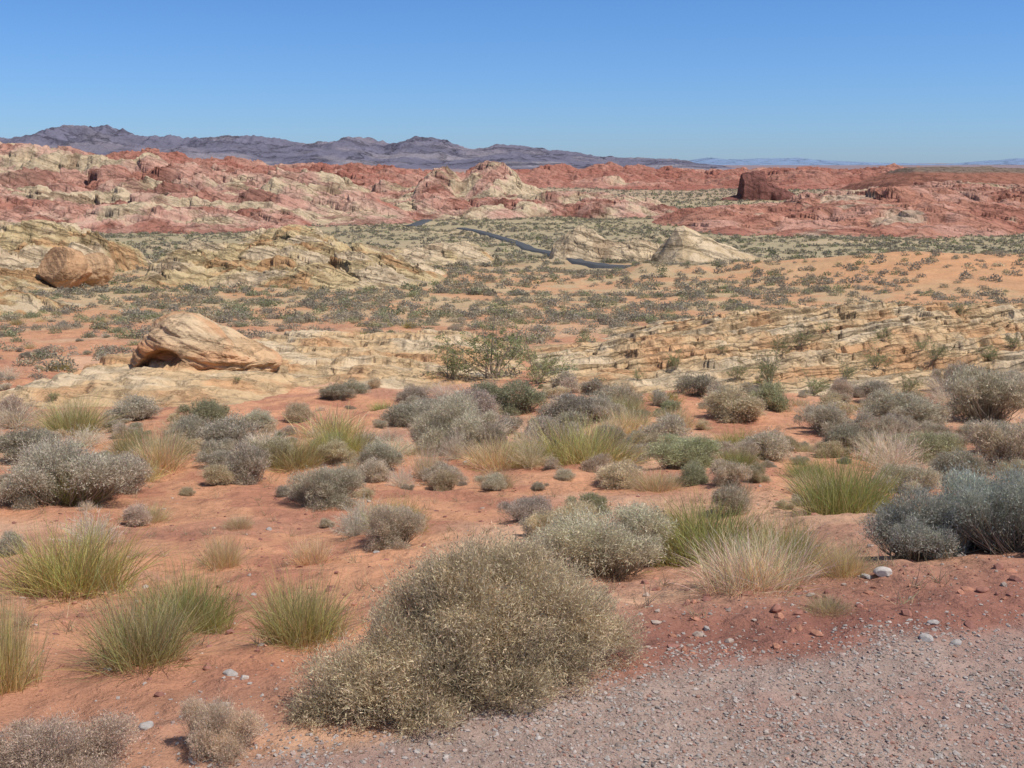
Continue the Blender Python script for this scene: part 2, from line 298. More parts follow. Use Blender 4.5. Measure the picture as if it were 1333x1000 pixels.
ridge('rock_shelf','low cracked cream rock shelves in sand','rock formation',38,[(310,455),(350,436),(420,431),(480,436),(540,430),(600,434),(640,446),(700,460),(740,470)],11,4,2.5,None,79,800,360,RM_near,colfn=scol,pw=.6,base=1,rel=.13,terr=(.26,.05,.08,.8),wav=.25)
ridge('rock_shelf','thin eroded red sandstone ledges flush with sand','rock formation',6.6,[(-140,750),(-60,732),(20,725),(90,723),(150,728),(200,742),(240,765)],1.6,.5,.8,None,83,360,200,RM_near,colfn=lambda X,Y,h,i,r: np.zeros(X.shape+(3,))+np.array([.50,.26,.16]),pw=.8,base=.7,rel=.03,terr=(.05,.02,.03,.9),wav=.3,sink=.15,reg=True)
# ---------------------------------------------------------------- terrain mesh
na=620; ang=np.concatenate([np.linspace(-34,34,na),np.linspace(34.6,325.4,90)]); ang=np.radians(ang)
rad=np.concatenate([[0.05],np.geomspace(.8,30000,1150)])
A,R=np.meshgrid(ang,rad); X=np.sin(A)*R; Y=np.cos(A)*R
Z=G(X,Y)
def gcol(X,Y):
    n=fbm(X/7,Y/7,5,101)+.5; n2=fbm(X/1.1,Y/1.1,4,103)+.5; nf=fbm(X/45,Y/45,5,107)+.5; n5=fbm(X/2.6,Y/2.6,5,109)+.5
    c=np.zeros(X.shape+(3,))+np.array([.55,.275,.155])
    c=mix(c,np.array([.44,.20,.12]),ss(.48,.72,n2)); c=mix(c,np.array([.60,.37,.235]),ss(.48,.75,n)*.8); c=mix(c,np.array([.40,.19,.125]),ss(.58,.78,n5)*.6)
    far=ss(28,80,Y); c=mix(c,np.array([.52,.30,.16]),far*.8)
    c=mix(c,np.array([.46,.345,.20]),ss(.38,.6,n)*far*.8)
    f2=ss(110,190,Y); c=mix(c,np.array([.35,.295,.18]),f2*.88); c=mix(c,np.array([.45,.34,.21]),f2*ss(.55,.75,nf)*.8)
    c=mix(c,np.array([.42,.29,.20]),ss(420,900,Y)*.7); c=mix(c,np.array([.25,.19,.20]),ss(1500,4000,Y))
    c=mix(c,np.array([.58,.30,.15]),ss(16,38,X-.12*(Y-100))*np.exp(-((Y-103)/24)**2)*.9*ss(.3,.45,n+.1))
    e=edge_y(X)+fbm(X*1.6,Y*1.6,4,111)*.28
    berm=ss(1.0+.8*ss(0,2,X),.3,Y-e)*ss(-.6,.6,X); c=mix(c,np.array([.275,.115,.085]),berm*.9)
    g=ss(.12,-.12,Y-e); c=mix(c,np.array([.38,.275,.225]),g)
    c=mix(c,np.array([.36,.21,.165]),g*ss(.5,.75,n2)*.6)
    return c
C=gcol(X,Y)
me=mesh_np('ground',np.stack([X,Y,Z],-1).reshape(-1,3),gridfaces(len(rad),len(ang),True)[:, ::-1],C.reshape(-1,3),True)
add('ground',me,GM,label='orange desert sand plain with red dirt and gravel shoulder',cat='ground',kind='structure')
# ---------------------------------------------------------------- road
AM,nt,b=newmat('asphalt'); geo=nd(nt,'ShaderNodeNewGeometry'); n1=noise_node(nt,geo.outputs['Position'],1.5,6,.7)
cr=nd(nt,'ShaderNodeValToRGB'); cr.color_ramp.elements[0].color=(.055,.06,.065,1); cr.color_ramp.elements[1].color=(.11,.11,.115,1)
nt.links.new(n1.outputs[0],cr.inputs[0]); nt.links.new(cr.outputs[0],b.inputs['Base Color'])
def smooth_path(pts,k=14):
    P=np.array(pts,float); P=np.vstack([2*P[0]-P[1],P,2*P[-1]-P[-2]]); out=[]
    for i in range(1,len(P)-2):
        for t in np.linspace(0,1,k,endpoint=False):
            a,b,c,d=P[i-1:i+3]; out.append(.5*((2*b)+(-a+c)*t+(2*a-5*b+4*c-d)*t*t+(-a+3*b-3*c+d)*t**3))
    out.append(P[-2]); return np.array(out)
RP=[]
def road(px,label,w,extra=[]):
    pts=[hit(u,v,G)[:2] for u,v in px]; pts=[(pts[0][0]+a,pts[0][1]+b) for a,b in extra]+pts
    S=smooth_path(pts); RP.append(S); T=np.gradient(S,axis=0); T/=np.linalg.norm(T,axis=1)[:,None]; N=np.stack([-T[:,1],T[:,0]],1)
    offs=np.array([-w/2-.8,-w/2,-w/4,0,w/4,w/2,w/2+.8]); V=S[:,None,:]+N[:,None,:]*offs[None,:,None]
    zc=G(V[...,0],V[...,1]).max(axis=1); zc=np.convolve(np.pad(zc,6,mode='edge'),np.ones(13)/13,'valid')
    z=np.maximum(np.repeat(zc[:,None],7,1),G(V[...,0],V[...,1]))+.2; z[:,0]-=1.5; z[:,-1]-=1.5
    me=mesh_np('road',np.concatenate([V,z[...,None]],-1).reshape(-1,3),gridfaces(len(S),7),None,True)
    add('road',me,AM,label=label,cat='road',kind='structure')
road([(790,348),(775,345.5),(750,340),(722,333.5),(697,327),(685,322),(672,317),(650,310),(628,304),(600,298)],'two lane asphalt road winding through desert scrub',2.4,[(24,-3),(12,-3),(5,-1.5)])
road([(532,295),(545,291),(560,286),(578,280),(596,274),(606,271)],'short stretch of asphalt road between scrub flats',3.8)
road([(828,257),(842,262),(855,267),(862,270)],'far dark stretch of road below red cliffs',6)
# ---------------------------------------------------------------- plants
def unit(v): return v/np.maximum(np.linalg.norm(v,axis=-1,keepdims=True),1e-9)
def rdir(n,r): return unit(r.normal(size=(n,3)))
def ribbons(P0,P1,P2,w,K,c0,c1,r):
    n=len(P0); t=np.linspace(0,1,K+1)[None,:,None]
    pts=(1-t)**2*P0[:,None]+2*t*(1-t)*P1[:,None]+t*t*P2[:,None]
    side=unit(np.cross(unit(P2-P0),rdir(n,r)))[:,None,:]*(np.asarray(w).reshape(-1,1,1)*(1-.8*t))
    V=np.stack([pts-side,pts+side],2).reshape(-1,3)
    b=(np.arange(n)*(K+1)*2)[:,None]+(np.arange(K)*2)[None,:]; b=b.ravel()
    Fc=np.concatenate([np.stack([b,b+1,b+3],1),np.stack([b,b+3,b+2],1)])
    C=(c0[:,None]*(1-t)+c1[:,None]*t); C=np.repeat(C[:,:,None,:],2,2).reshape(-1,3)
    return V,Fc,C
def leaves(P,D,L,W,c,r):
    n=len(P); s=unit(np.cross(D,rdir(n,r)))*np.asarray(W).reshape(-1,1)
    V=np.stack([P-s,P+s,P+D*np.asarray(L).reshape(-1,1)],1).reshape(-1,3)
    return V,np.arange(3*n).reshape(n,3),np.repeat(c,3,0)
def join(parts):
    V=[];Fs=[];C=[];o=0
    for v,f,c in parts: V.append(v);Fs.append(f+o);C.append(c);o+=len(v)
    return np.concatenate(V),np.concatenate(Fs),np.concatenate(C)
def lum(n,r,a=.55,b=1.35,tint=.04):
    l=r.uniform(a,b,(n,1)); return l*(1+r.normal(0,tint,(n,3)))
def shrub(seed,lobes,nl,ns,ls,ws,messy=.7,clumps=45,twf=4):
    r=np.random.default_rng(seed); lb=np.array(lobes); w=lb[:,3]**2; k=r.choice(len(lb),nl,p=w/w.sum())
    d=rdir(nl,r); d[:,2]=np.where(d[:,2]<-.35,-d[:,2],d[:,2])
    cl=rdir(clumps*len(lb),r).reshape(len(lb),clumps,3); ca=r.uniform(.6,1.35,(len(lb),clumps)); dots=np.einsum('ij,ikj->ik',d,cl[k]); ni=dots.argmax(1); near=dots.max(1)
    rad=lb[k,3]*(.56+.44*ss(.84,1.0,near)*ca[k,ni]+r.normal(0,.08,nl)-.32*r.random(nl)**3+.40*r.random(nl)**9)
    P=lb[k,:3]+d*rad[:,None]*np.array([1,1,.9]); ok=P[:,2]>.005; P=P[ok]; d=d[ok]; n=len(P)
    D=unit(d*.8+rdir(n,r)*messy+np.array([0,0,.35]))
    L=ls*r.uniform(.5,1.6,n); c=lum(n,r)
    fol=leaves(P-D*L[:,None]*.5,D,L,ws*r.uniform(.6,1.5,n),c,r)
    m=n//twf; q=r.choice(n,m,replace=False); tip=P[q]+D[q]*ls*1.6; st=P[q]-unit(d[q]+rdir(m,r)*.6)*ls*4.5; st[:,2]=np.abs(st[:,2])
    tw=ribbons(st,(st+tip)/2+rdir(m,r)*ls*.7,tip,np.full(m,ws*.38),2,lum(m,r,.45,.95)*.9,lum(m,r,.9,1.4),r)
    q=r.choice(n,ns,replace=False); P2=P[q]; base=r.normal(0,.06,(ns,3)); base[:,2]=-.02
    base[:,:2]=base[:,:2]*1.0+P2[:,:2]*.18
    mid=base*.5+P2*.5+np.stack([P2[:,0]*.12,P2[:,1]*.12,-P2[:,2]*.12],1)+rdir(ns,r)*.03
    stm=ribbons(base,mid,P2,np.full(ns,max(ws*.6,.0035)),4,lum(ns,r,.5,.9),lum(ns,r,.7,1.1),r)
    return stm,join([fol,tw])
def lobeset(seed,n=8):
    r=np.random.default_rng(seed); L=[(r.uniform(-.08,.08),r.uniform(-.08,.08),.20,.24)]; sq=r.uniform(.65,1.)
    for i in range(n):
        a=r.uniform(0,2*np.pi); q=r.uniform(.16,.38); L.append((math.cos(a)*q,math.sin(a)*q*sq,r.uniform(.02,.26),r.uniform(.09,.20)))
    return L
def grass(seed,n=650,spread=.5,w=.006,lean=.5,tipc=(1,1.05,.8),basec=(1.3,1.1,.95)):
    r=np.random.default_rng(seed); a=r.uniform(0,2*np.pi,n); q=np.sqrt(r.random(n)); b=np.stack([np.cos(a)*q*.26,np.sin(a)*q*.26,np.full(n,-.01)],1)
    cl=r.integers(0,14,n); off=r.normal(0,.11,(14,3)); off[:,2]=0; b+=off[cl]; hh=r.uniform(.65,1.08,14)
    th=q*lean*r.uniform(.2,1.5,n)+r.uniform(0,.2,n); h=(.3+.7*r.random(n)**.7)*(1-.15*q)*hh[cl]
    a2=a+r.normal(0,.9,n); tip=b+np.stack([np.cos(a2)*np.sin(th)*h*spread*1.4,np.sin(a2)*np.sin(th)*h*spread*1.4,np.cos(th)*h*.62],1)
    mid=(b+tip)/2+rdir(n,r)*.03; mid[:,2]+=.05*h; mid[:,:2]-= (tip-b)[:,:2]*.10
    l=lum(n,r,.5,1.3,.1); dry=(r.random(n)<.33)[:,None]; tc=np.where(dry,np.array((1.4,1.2,1.3)),np.array(tipc))
    return ribbons(b,mid,tip,w*r.uniform(.6,1.3,n),4,l*np.array(basec),l*tc,r)
def deadshrub(seed,n=160,w=.005):
    r=np.random.default_rng(seed); d=rdir(n,r); d[:,2]=np.abs(d[:,2])*.9+.15; d=unit(d); b=r.normal(0,.03,(n,3)); b[:,2]=-.01
    tip=d*r.uniform(.35,.6,(n,1)); tip[:,2]*=.9; mid=tip*.5+rdir(n,r)*.05; l=lum(n,r,.7,1.3)
    parts=[ribbons(b,mid,tip,np.full(n,w),4,l,l*1.1,r)]
    for k in range(2):
        m=n*6; q=r.integers(0,n,m); t=r.uniform(.35,.95,(m,1)); s=(1-t)**2*b[q]+2*t*(1-t)*mid[q]+t*t*tip[q]; dd=unit(unit(tip[q])+rdir(m,r)*.9+np.array([0,0,.2])); e=s+dd*r.uniform(.05,.14,(m,1))
        l=lum(m,r,.8,1.3); parts.append(ribbons(s,(s+e)/2+rdir(m,r)*.015,e,np.full(m,w*.5),2,l,l,r))
    return join(parts)
def creosote(seed,nb=20,lf=3000,ls=.020,wide=.62):
    r=np.random.default_rng(seed); a=r.uniform(0,2*np.pi,nb); th=r.uniform(.08,1.2,nb); L=r.uniform(.5,1.0,nb)
    tip=np.stack([np.cos(a)*np.sin(th)*wide*L,np.sin(a)*np.sin(th)*wide*L,np.cos(th)*L],1); b=r.normal(0,.03,(nb,3)); b[:,2]=-.01
    mid=tip*.5; mid[:,2]-=.04; mid+=rdir(nb,r)*.06
    l=lum(nb,r,.8,1.1); parts=[ribbons(b,mid,tip,np.full(nb,.009),6,l,l,r)]
    m=nb*9; q=r.integers(0,nb,m); t=r.uniform(.3,1,(m,1)); s=(1-t)**2*b[q]+2*t*(1-t)*mid[q]+t*t*tip[q]; dd=unit(unit(tip[q])*.8+rdir(m,r)*.8); e=s+dd*r.uniform(.06,.2,(m,1))
    l=lum(m,r,.8,1.1); parts.append(ribbons(s,(s+e)/2+rdir(m,r)*.01,e,np.full(m,.004),3,l,l,r))
    q=r.integers(0,m,lf); t=r.uniform(.35,1.05,(lf,1)); p=s[q]*(1-t)+e[q]*t+r.normal(0,.013,(lf,3)); D=unit(rdir(lf,r)+np.array([0,0,.4]))
    return join(parts),leaves(p,D,ls*r.uniform(.6,1.4,lf),ls*.33,lum(lf,r),r)
STEMC=np.array([.42,.34,.25])
def tomesh(name,part,mat,c=None):
    V,Fc,C=part
    if c is not None: C=C*c
    me=mesh_np(name,V,Fc,np.clip(C,0,1.5)); me.materials.append(mat); return me
TS=[]
for i in range(7):
    st,fo=shrub(100+i,lobeset(200+i,7+i%3),11000,520,.026,.0038,.95)
    TS.append((tomesh('stem',st,SM_,STEMC),tomesh('foliage',fo,PM)))
TF=[]
for i in range(4):
    st,fo=shrub(140+i,lobeset(240+i,9),24000,1100,.018,.0023,.95)
    TF.append((tomesh('stem',st,SM_,STEMC),tomesh('foliage',fo,PM)))
TSs=[]
for i in range(8):
    st,fo=shrub(300+i,lobeset(400+i,6),4200,160,.036,.0055,.95,25); st=(st[0],st[1],st[2]*.8)
    TSs.append(tomesh('small_shrub',join([st,fo]),PM))
TG=[tomesh('grass',grass(500+i,1900,w=.0028,lean=.95),PM) for i in range(6)]
TGs=[tomesh('grass_small',grass(530+i,420,w=.006,lean=.9),PM) for i in range(4)]
TD=[tomesh('dead',deadshrub(600+i,150,.0045),PM) for i in range(4)]
TC=[]
for i in range(4):
    st,fo=creosote(700+i); TC.append((tomesh('stem',st,SM_,STEMC),tomesh('foliage',fo,PM)))
PAL={'A':(.66,.55,.36),'B':(.56,.49,.37),'Bd':(.46,.40,.30),'Ag':(.62,.53,.39),'Bb':(.52,.52,.42),'G':(.44,.41,.18),'Gg':(.38,.38,.17),'Gy':(.50,.45,.24),'D':(.60,.51,.34),'W':(.68,.60,.46),'T':(.68,.55,.41),'C':(.29,.31,.14),'Gn':(.45,.43,.26)}
def setcol(o,key,r,v=.1):
    c=np.array(PAL[key])*(1+r.normal(0,v))*(1+r.normal(0,.02,3)); o.color=(*np.clip(c,0.02,1),1)
used=[]; NI=0
LAB={'A':'dense tan brown rounded shrub on orange sand','B':'dense grey rounded shrub on orange sand','Bd':'dark grey brown low shrub on orange sand','Ag':'greyish tan twiggy shrub on orange sand','Bb':'blue grey dense shrub on orange sand','T':'dry pinkish tan twiggy shrub','Gn':'dull green low shrub on sand',
 'G':'yellow green desert grass clump on orange sand','Gg':'green desert grass clump on orange sand','Gy':'straw yellow grass clump on sand','D':'dry straw coloured grass tuft on sand','W':'bleached whitish dead grass clump','C':'open green creosote bush with thin stems'}
CNT={}
def put(u,v,w,h,key,form,seed,parts=True):
    r=np.random.default_rng(seed); x,y,z,t=hit(u,v-.18*h); place(x,y,z,w*t/F,h*t/F,key,form,r,parts)
def place(x,y,z,W,Hh,key,form,r,parts,small=False):
    global NI
    rot=r.uniform(0,2*np.pi); NI+=1; used.append((x,y,W*.5))
    if form=='S' or form=='F':
        sc=(W*1.0,W*1.0,Hh/.46*.84); nm='desert_shrub'
        if small:
            o=add(nm,TSs[r.integers(8)]); setcol(o,key,r)
        else:
            st,fo=(TF[r.integers(4)] if form=='F' else TS[r.integers(7)])
            o=add(nm,None); s1=add('stem',st,parent=o); f1=add('foliage',fo,parent=o); s1.color=(1,1,1,1); setcol(f1,key,r)
    elif form=='G':
        sc=(W/.95,W/.95,Hh/.52); nm='grass_clump'; o=add(nm,(TGs if small else TG)[r.integers(4)]); setcol(o,key,r)
    elif form=='X':
        sc=(W,W,Hh/.5); nm='dead_shrub'; o=add(nm,TD[r.integers(4)]); setcol(o,key,r)
    else:
        sc=(W/1.15,W/1.15,Hh/.95); nm='creosote_bush'; st,fo=TC[r.integers(4)]
        o=add(nm,None); s1=add('stem',st,parent=o); f1=add('foliage',fo,parent=o); s1.color=(1,1,1,1); setcol(f1,key,r)
    CNT[nm]=CNT.get(nm,0)+1
    o.location=(x,y,z-.01); o.rotation_euler=(0,0,rot); o.scale=sc
    o['label']=LAB[key] if form!='X' else 'leafless dry twiggy shrub'; o['category']={'desert_shrub':'shrub','grass_clump':'grass','dead_shrub':'shrub','creosote_bush':'bush'}[nm]
    o['group']={'desert_shrub':'desert shrubs scattered over the sand','grass_clump':'desert grass clumps on the sand','dead_shrub':'dry shrubs on the sand','creosote_bush':'green bushes among the rocks'}[nm]
    return o
# hero shrub
x,y,z,t=hit(605,905,G)
HL=[(-.36,-.18,.04,.17),(-.26,-.22,.06,.15),(-.22,-.04,.12,.19),(-.10,-.14,.10,.20),(0,.02,.21,.23),(.10,-.02,.18,.20),(.06,.16,.28,.20),(.20,.08,.24,.19),(.30,.10,.15,.18),(.38,.18,.12,.17),(.47,.22,.04,.13),(-.10,.16,.19,.19),(.22,.24,.20,.19),(-.44,-.22,.0,.12),(-.12,-.28,.01,.14),(.14,-.14,.03,.16),(.30,-.0,.03,.14),(-.02,.10,.33,.14),(.16,.16,.33,.13)]
HL=[(a*1.06,b_,c_,d_*1.05) for a,b_,c_,d_ in HL]
st,fo=shrub(900,HL,110000,3600,.013,.0016,1.0,clumps=26,twf=3)
o=add('desert_shrub',None,loc=(x,y+.10,z-.02)); o['label']='large spreading tan green shrub at the gravel edge'; o['category']='shrub'; o['group']='desert shrubs scattered over the sand'
s1=add('stem',tomesh('stem',st,SM_,STEMC),parent=o); s1.color=(1,1,1,1); f1=add('foliage',tomesh('foliage',fo,PM),parent=o); f1.color=(.68,.55,.36,1); used.append((x,y+.1,.6))
EX=[(285,990,115,95,'T','F'),(60,1030,230,110,'T','F'),(5,930,90,180,'Gy','G'),(190,878,140,105,'Gy','G'),(250,838,125,95,'Gg','G'),(390,848,120,100,'Gy','G'),(100,782,165,100,'G','G'),
(290,748,55,50,'D','G'),(402,742,55,42,'D','G'),(90,672,210,105,'B','F'),(108,668,60,60,'G','G'),(35,612,120,60,'B','S'),(180,692,60,40,'T','S'),(322,642,95,70,'B','S'),(415,670,130,68,'B','F'),(500,724,115,75,'Ag','F'),(520,700,70,50,'G','G'),
(310,592,135,55,'B','S'),(200,622,75,60,'D','G'),(175,605,50,50,'Gy','G'),(380,615,90,50,'Gy','G'),(440,607,75,58,'G','G'),(490,632,65,40,'Ag','S'),(560,632,42,50,'W','G'),(600,602,140,95,'B','F'),(595,606,55,45,'W','X'),(690,618,65,50,'D','X'),(650,642,42,32,'D','G'),(685,684,85,42,'B','S'),
(745,598,75,42,'B','S'),(785,766,230,115,'Ag','F'),(735,722,130,75,'A','F'),(850,745,90,60,'B','F'),(815,642,105,45,'A','S'),(885,618,115,52,'Gn','S'),(950,642,65,45,'Ag','S'),(1003,608,110,52,'Ag','S'),(935,745,175,90,'Gg','G'),(985,778,155,85,'W','G'),(1030,752,95,70,'G','G'),(895,738,90,80,'G','G'),
(1100,684,130,92,'Gg','G'),(1195,745,200,118,'Bb','F'),(1255,738,210,140,'Bb','F'),(1325,738,170,135,'Bb','F'),(1325,628,130,85,'Ag','S'),(1075,572,85,48,'Ag','S'),(1150,612,90,55,'D','X'),(1205,610,110,55,'Gn','S'),(1285,562,140,85,'Ag','S'),(1180,556,115,50,'B','S'),(1092,530,52,42,'Ag','S'),
(950,552,125,50,'A','S'),(812,552,62,32,'Gg','G'),(820,572,62,40,'D','G'),(742,558,115,48,'Bd','S'),(670,545,125,52,'Gn','S'),(520,562,90,40,'B','S'),(540,532,60,34,'Bd','S'),(440,525,65,26,'Bd','S'),(265,566,95,48,'Gn','S'),(180,553,105,42,'B','S'),(92,572,85,50,'Gy','G'),(20,552,55,42,'T','S'),
(385,555,65,35,'A','S'),(340,560,60,30,'B','S'),(1100,760,70,60,'D','G'),(690,600,60,44,'W','X'),(1290,600,90,55,'B','S'),(1240,520,70,50,'Ag','S'),(1320,540,80,60,'B','S'),(880,565,50,35,'D','G'),(1040,740,40,40,'D','G'),(780,620,60,30,'T','S'),(1055,650,60,35,'D','G'),(15,728,70,36,'B','S'),(1080,800,60,26,'D','G'),
(150,650,110,60,'Ag','S'),(25,668,90,55,'B','S'),(60,600,80,45,'B','S'),(350,610,80,42,'Ag','S'),(250,585,90,45,'B','S'),(640,605,80,60,'Ag','S'),(715,590,90,50,'B','S'),(560,560,100,48,'B','S'),(790,590,70,40,'Ag','S'),(850,600,70,40,'A','S'),(1130,580,80,45,'B','S'),(1250,640,110,60,'Ag','S'),(1180,650,90,50,'Ag','S'),(1330,690,80,60,'B','F'),(480,600,70,42,'B','S'),(780,555,80,40,'Ag','S'),(615,560,110,60,'B','S'),
(640,512,190,106,'C','C'),(590,505,110,60,'C','C'),(700,510,110,60,'C','C'),(880,488,40,34,'C','C'),(1002,512,70,60,'C','C'),(1018,470,44,38,'C','C'),(1140,486,66,38,'C','C'),(1216,476,50,32,'C','C'),(1042,456,56,32,'C','C'),(1290,474,54,26,'C','C'),(1150,450,40,26,'C','C'),(1262,505,60,30,'C','C'),(1200,460,40,20,'C','C'),(1250,415,40,18,'C','C'),(830,498,30,18,'C','C'),(308,500,24,12,'C','C'),(68,524,34,18,'C','C'),(1320,460,44,26,'C','C'),(1290,540,80,40,'C','C'),(1100,500,46,30,'C','C'),(940,462,26,16,'C','C'),(1075,435,30,16,'C','C'),(1180,520,60,34,'C','C'),(960,500,50,30,'C','C'),(1060,520,70,34,'C','C')]
for i,e in enumerate(EX): put(*e,seed=1000+i)
r=np.random.default_rng(77); cand=0
def density(x,y): return fbm(x/6,y/6,3,201)+.5
tries=0
while cand<360 and tries<30000:
    tries+=1
    belt=r.random()<.66
    y=r.uniform(11,28) if belt else math.exp(r.uniform(math.log(8),math.log(60)))
    x=r.uniform(-1,1)*y*.50
    if belt and y<14 and x<1.5 and r.random()<.4: continue
    if -11<x<-4 and 20.5<y<28: continue
    g=float(G(x,y)); h=float(H(np.array([x]),np.array([y]))[0]); n=float(density(np.array([x]),np.array([y]))[0])
    if h>g+.05 and r.random()>.03: continue
    if r.random()>ss(.3,.6,np.array(n))+(.28 if belt else .15): continue
    if y<13 and r.random()<.4: continue
    W=r.uniform(.2,.65) if y<13 else (.28+1.15*r.random()**1.5) if y<28 else r.uniform(.4,.85)
    if any((x-a)**2+(y-b)**2<(q*.64+W*.32)**2 for a,b,q in used): continue
    form=str(r.choice(['S','S','S','S','S','S','G','X','X']))
    if form=='S' and CNT.get('desert_shrub',0)>294: form='G' if r.random()<.5 else 'X'
    key=(r.choice(['A','B','Bd','Ag','Ag','B','Gn','A','Ag']) if form=='S' else r.choice(['G','Gg','Gy','D']) if form=='G' else r.choice(['W','D','Ag']))
    cand+=1; place(x,y,h,W,W*(r.uniform(.38,.60) if form=='S' else r.uniform(.40,.58)),key,form,r,False,small=(y>17))
def scrub(N,ymin,ymax,T,rmin,rmax,seed,thr,lo=.2,cf=1.):
    r=np.random.default_rng(seed); y=np.sqrt(r.uniform(ymin**2,ymax**2,N)); x=r.uniform(-1,1,N)*y*.53
    g=G(x,y); h=H(x,y); n=fbm(x/(y.mean()*.12),y/(y.mean()*.12),3,seed)+.5
    ok=(h<g+.08)&(r.random(N)<ss(thr-.25,thr+.2,n)+lo)
    orange=ss(16,38,x-.12*(y-100))*np.exp(-((y-103)/24)**2); ok&=r.random(N)>orange*.72
    for S in RP:
        for q in S[::3]: ok&=((x-q[0])**2+(y-q[1])**2)>(3.0 if q[1]<300 else 5)**2
    x,y,g=x[ok],y[ok],g[ok]; n=len(x); R=rmin+(rmax-rmin)*r.random(n)**1.6; R*=r.uniform(.7,1.1,n)
    pc=np.array([(.43,.385,.285),(.40,.36,.28),(.48,.42,.29),(.36,.37,.22),(.43,.42,.23),(.58,.50,.33)]); c=cf*pc[r.choice(6,n,p=[.27,.28,.17,.12,.08,.08])]*r.uniform(.75,1.1,(n,1))
    d=rdir(n*T,r).reshape(n,T,3); d[...,2]=np.abs(d[...,2]); q=d*R[:,None,None]*r.uniform(.45,1.1,(n,T,1))*np.array([1,1,.85])
    Pp=q+np.stack([x,y,g-.03],1)[:,None]; Pp=Pp.reshape(-1,3); D=unit(d.reshape(-1,3)*.6+rdir(n*T,r)*.8)
    RR=np.repeat(R,T); cc=np.repeat(c,T,0)*r.uniform(.6,1.4,(n*T,1)); k=(90/T)**.5
    return leaves(Pp-D*RR[:,None]*.15,D,RR*.30*k,RR*.095*k,cc,r)
parts=[scrub(1500,27,62,260,.25,.55,31,.48,.14,.95),scrub(2200,55,90,150,.28,.66,35,.46,.14,.9),scrub(5200,85,160,90,.32,.76,32,.44,.14,.85),scrub(17000,150,430,30,.42,.95,33,.42,.2,.78),scrub(11000,420,1000,12,.8,1.7,34,.45,.2,.75)]
o=add('scrubland',tomesh('scrubland',join(parts),PM),label='countless small grey green shrubs across the plain',cat='scrub',kind='stuff'); o.color=(1,1,1,1)
r=np.random.default_rng(55); N=700; y=r.uniform(4,22,N); x=r.uniform(-1,1,N)*y*.5; k=(y>edge_y(x)+.3); x=x[k];y=y[k]; z=H(x,y); n=len(x); K=16
b0=np.repeat(np.stack([x,y,z],1),K,0)+np.concatenate([r.normal(0,.02,(n*K,2)),np.zeros((n*K,1))],1); dd=rdir(n*K,r); dd[:,2]=np.abs(dd[:,2])+.4; e=b0+unit(dd)*r.uniform(.03,.14,(n*K,1))
l=lum(n*K,r,.7,1.2)*np.array([.52,.4,.25]); V=ribbons(b0,(b0+e)/2+rdir(n*K,r)*.01,e,np.full(n*K,.002),2,l,l,r)
o=add('dry_grass_litter',tomesh('litter',V,PM),label='sparse dry grass stalks dotted over sand',cat='grass',kind='stuff'); o.color=(1,1,1,1)
# ---------------------------------------------------------------- stones
import bmesh
def ico(n):
    bm=bmesh.new(); bmesh.ops.create_icosphere(bm,subdivisions=n,radius=1); bm.verts.ensure_lookup_table()
    a=np.array([v.co[:] for v in bm.verts]); b=np.array([[v.index for v in f.verts] for f in bm.faces]); bm.free(); return a,b
IV,IF=ico(1)
def stones(x,y,z,s,c,r):
    n=len(x); sc=s[:,None]*np.stack([r.uniform(.7,1.4,n),r.uniform(.7,1.4,n),r.uniform(.35,.8,n)],1)
    v=IV[None]*(1+r.normal(0,.16,(n,len(IV),1)))*sc[:,None]; a=r.uniform(0,2*np.pi,n); ca=np.cos(a)[:,None];sa=np.sin(a)[:,None]
    tl=r.normal(0,.35,n)[:,None]; v=np.stack([v[...,0],v[...,1]*np.cos(tl)-v[...,2]*np.sin(tl),v[...,1]*np.sin(tl)+v[...,2]*np.cos(tl)],-1)
    v=np.stack([v[...,0]*ca-v[...,1]*sa,v[...,0]*sa+v[...,1]*ca,v[...,2]],-1)+np.stack([x,y,z],1)[:,None]
    f=IF[None]+(np.arange(n)*len(IV))[:,None,None]; return v.reshape(-1,3),f.reshape(-1,3),np.repeat(c,len(IV),0)
r=np.random.default_rng(66)
N=95000; y=r.uniform(1.9,5.4,N); x=r.uniform(-.58,.58,N)*y; e=edge_y(x)+fbm(x*1.6,y*1.6,4,111)*.28
dn=fbm(x*1.3,y*1.3,3,121)+.5
k=(r.random(N)<ss(.25,-.1,y-e)*(.45+.75*ss(.3,.6,dn))+.10*ss(1.3,.1,y-e)); x=x[k];y=y[k];n=len(x)
s=.0026+.0062*r.random(n)**3.2; pc=np.array([(.38,.33,.295),(.37,.27,.23),(.43,.36,.315),(.29,.23,.19),(.48,.42,.37),(.36,.20,.15)]); c=pc[r.choice(6,n,p=[.32,.22,.20,.15,.02,.09])]*r.uniform(.75,1.12,(n,1))
add('gravel',tomesh('gravel',stones(x,y,G(x,y)+s*.15,s,c,r),STM),label='pinkish grey roadside gravel',cat='gravel',kind='stuff')
N=9000; y=r.uniform(3,16,N); x=r.uniform(-.55,.55,N)*y; k=(y>edge_y(x)+.05)&(r.random(N)<.25+.9*ss(1.8,.2,y-edge_y(x))*ss(-.5,.5,x)+ss(.55,.75,fbm(x,y,3,131)+.5)*.5); x=x[k];y=y[k];n=len(x)
s=.004+.02*r.random(n)**3.5; c=np.array([(.42,.2,.13),(.28,.13,.10),(.42,.33,.27)])[r.choice(3,n,p=[.42,.45,.13])]*r.uniform(.8,1.15,(n,1))
add('pebbles',tomesh('pebbles',stones(x,y,G(x,y)+s*.1,s,c,r),STM),label='reddish pebbles scattered over sand and dirt',cat='pebbles',kind='stuff')
BV,BF=ico(3)
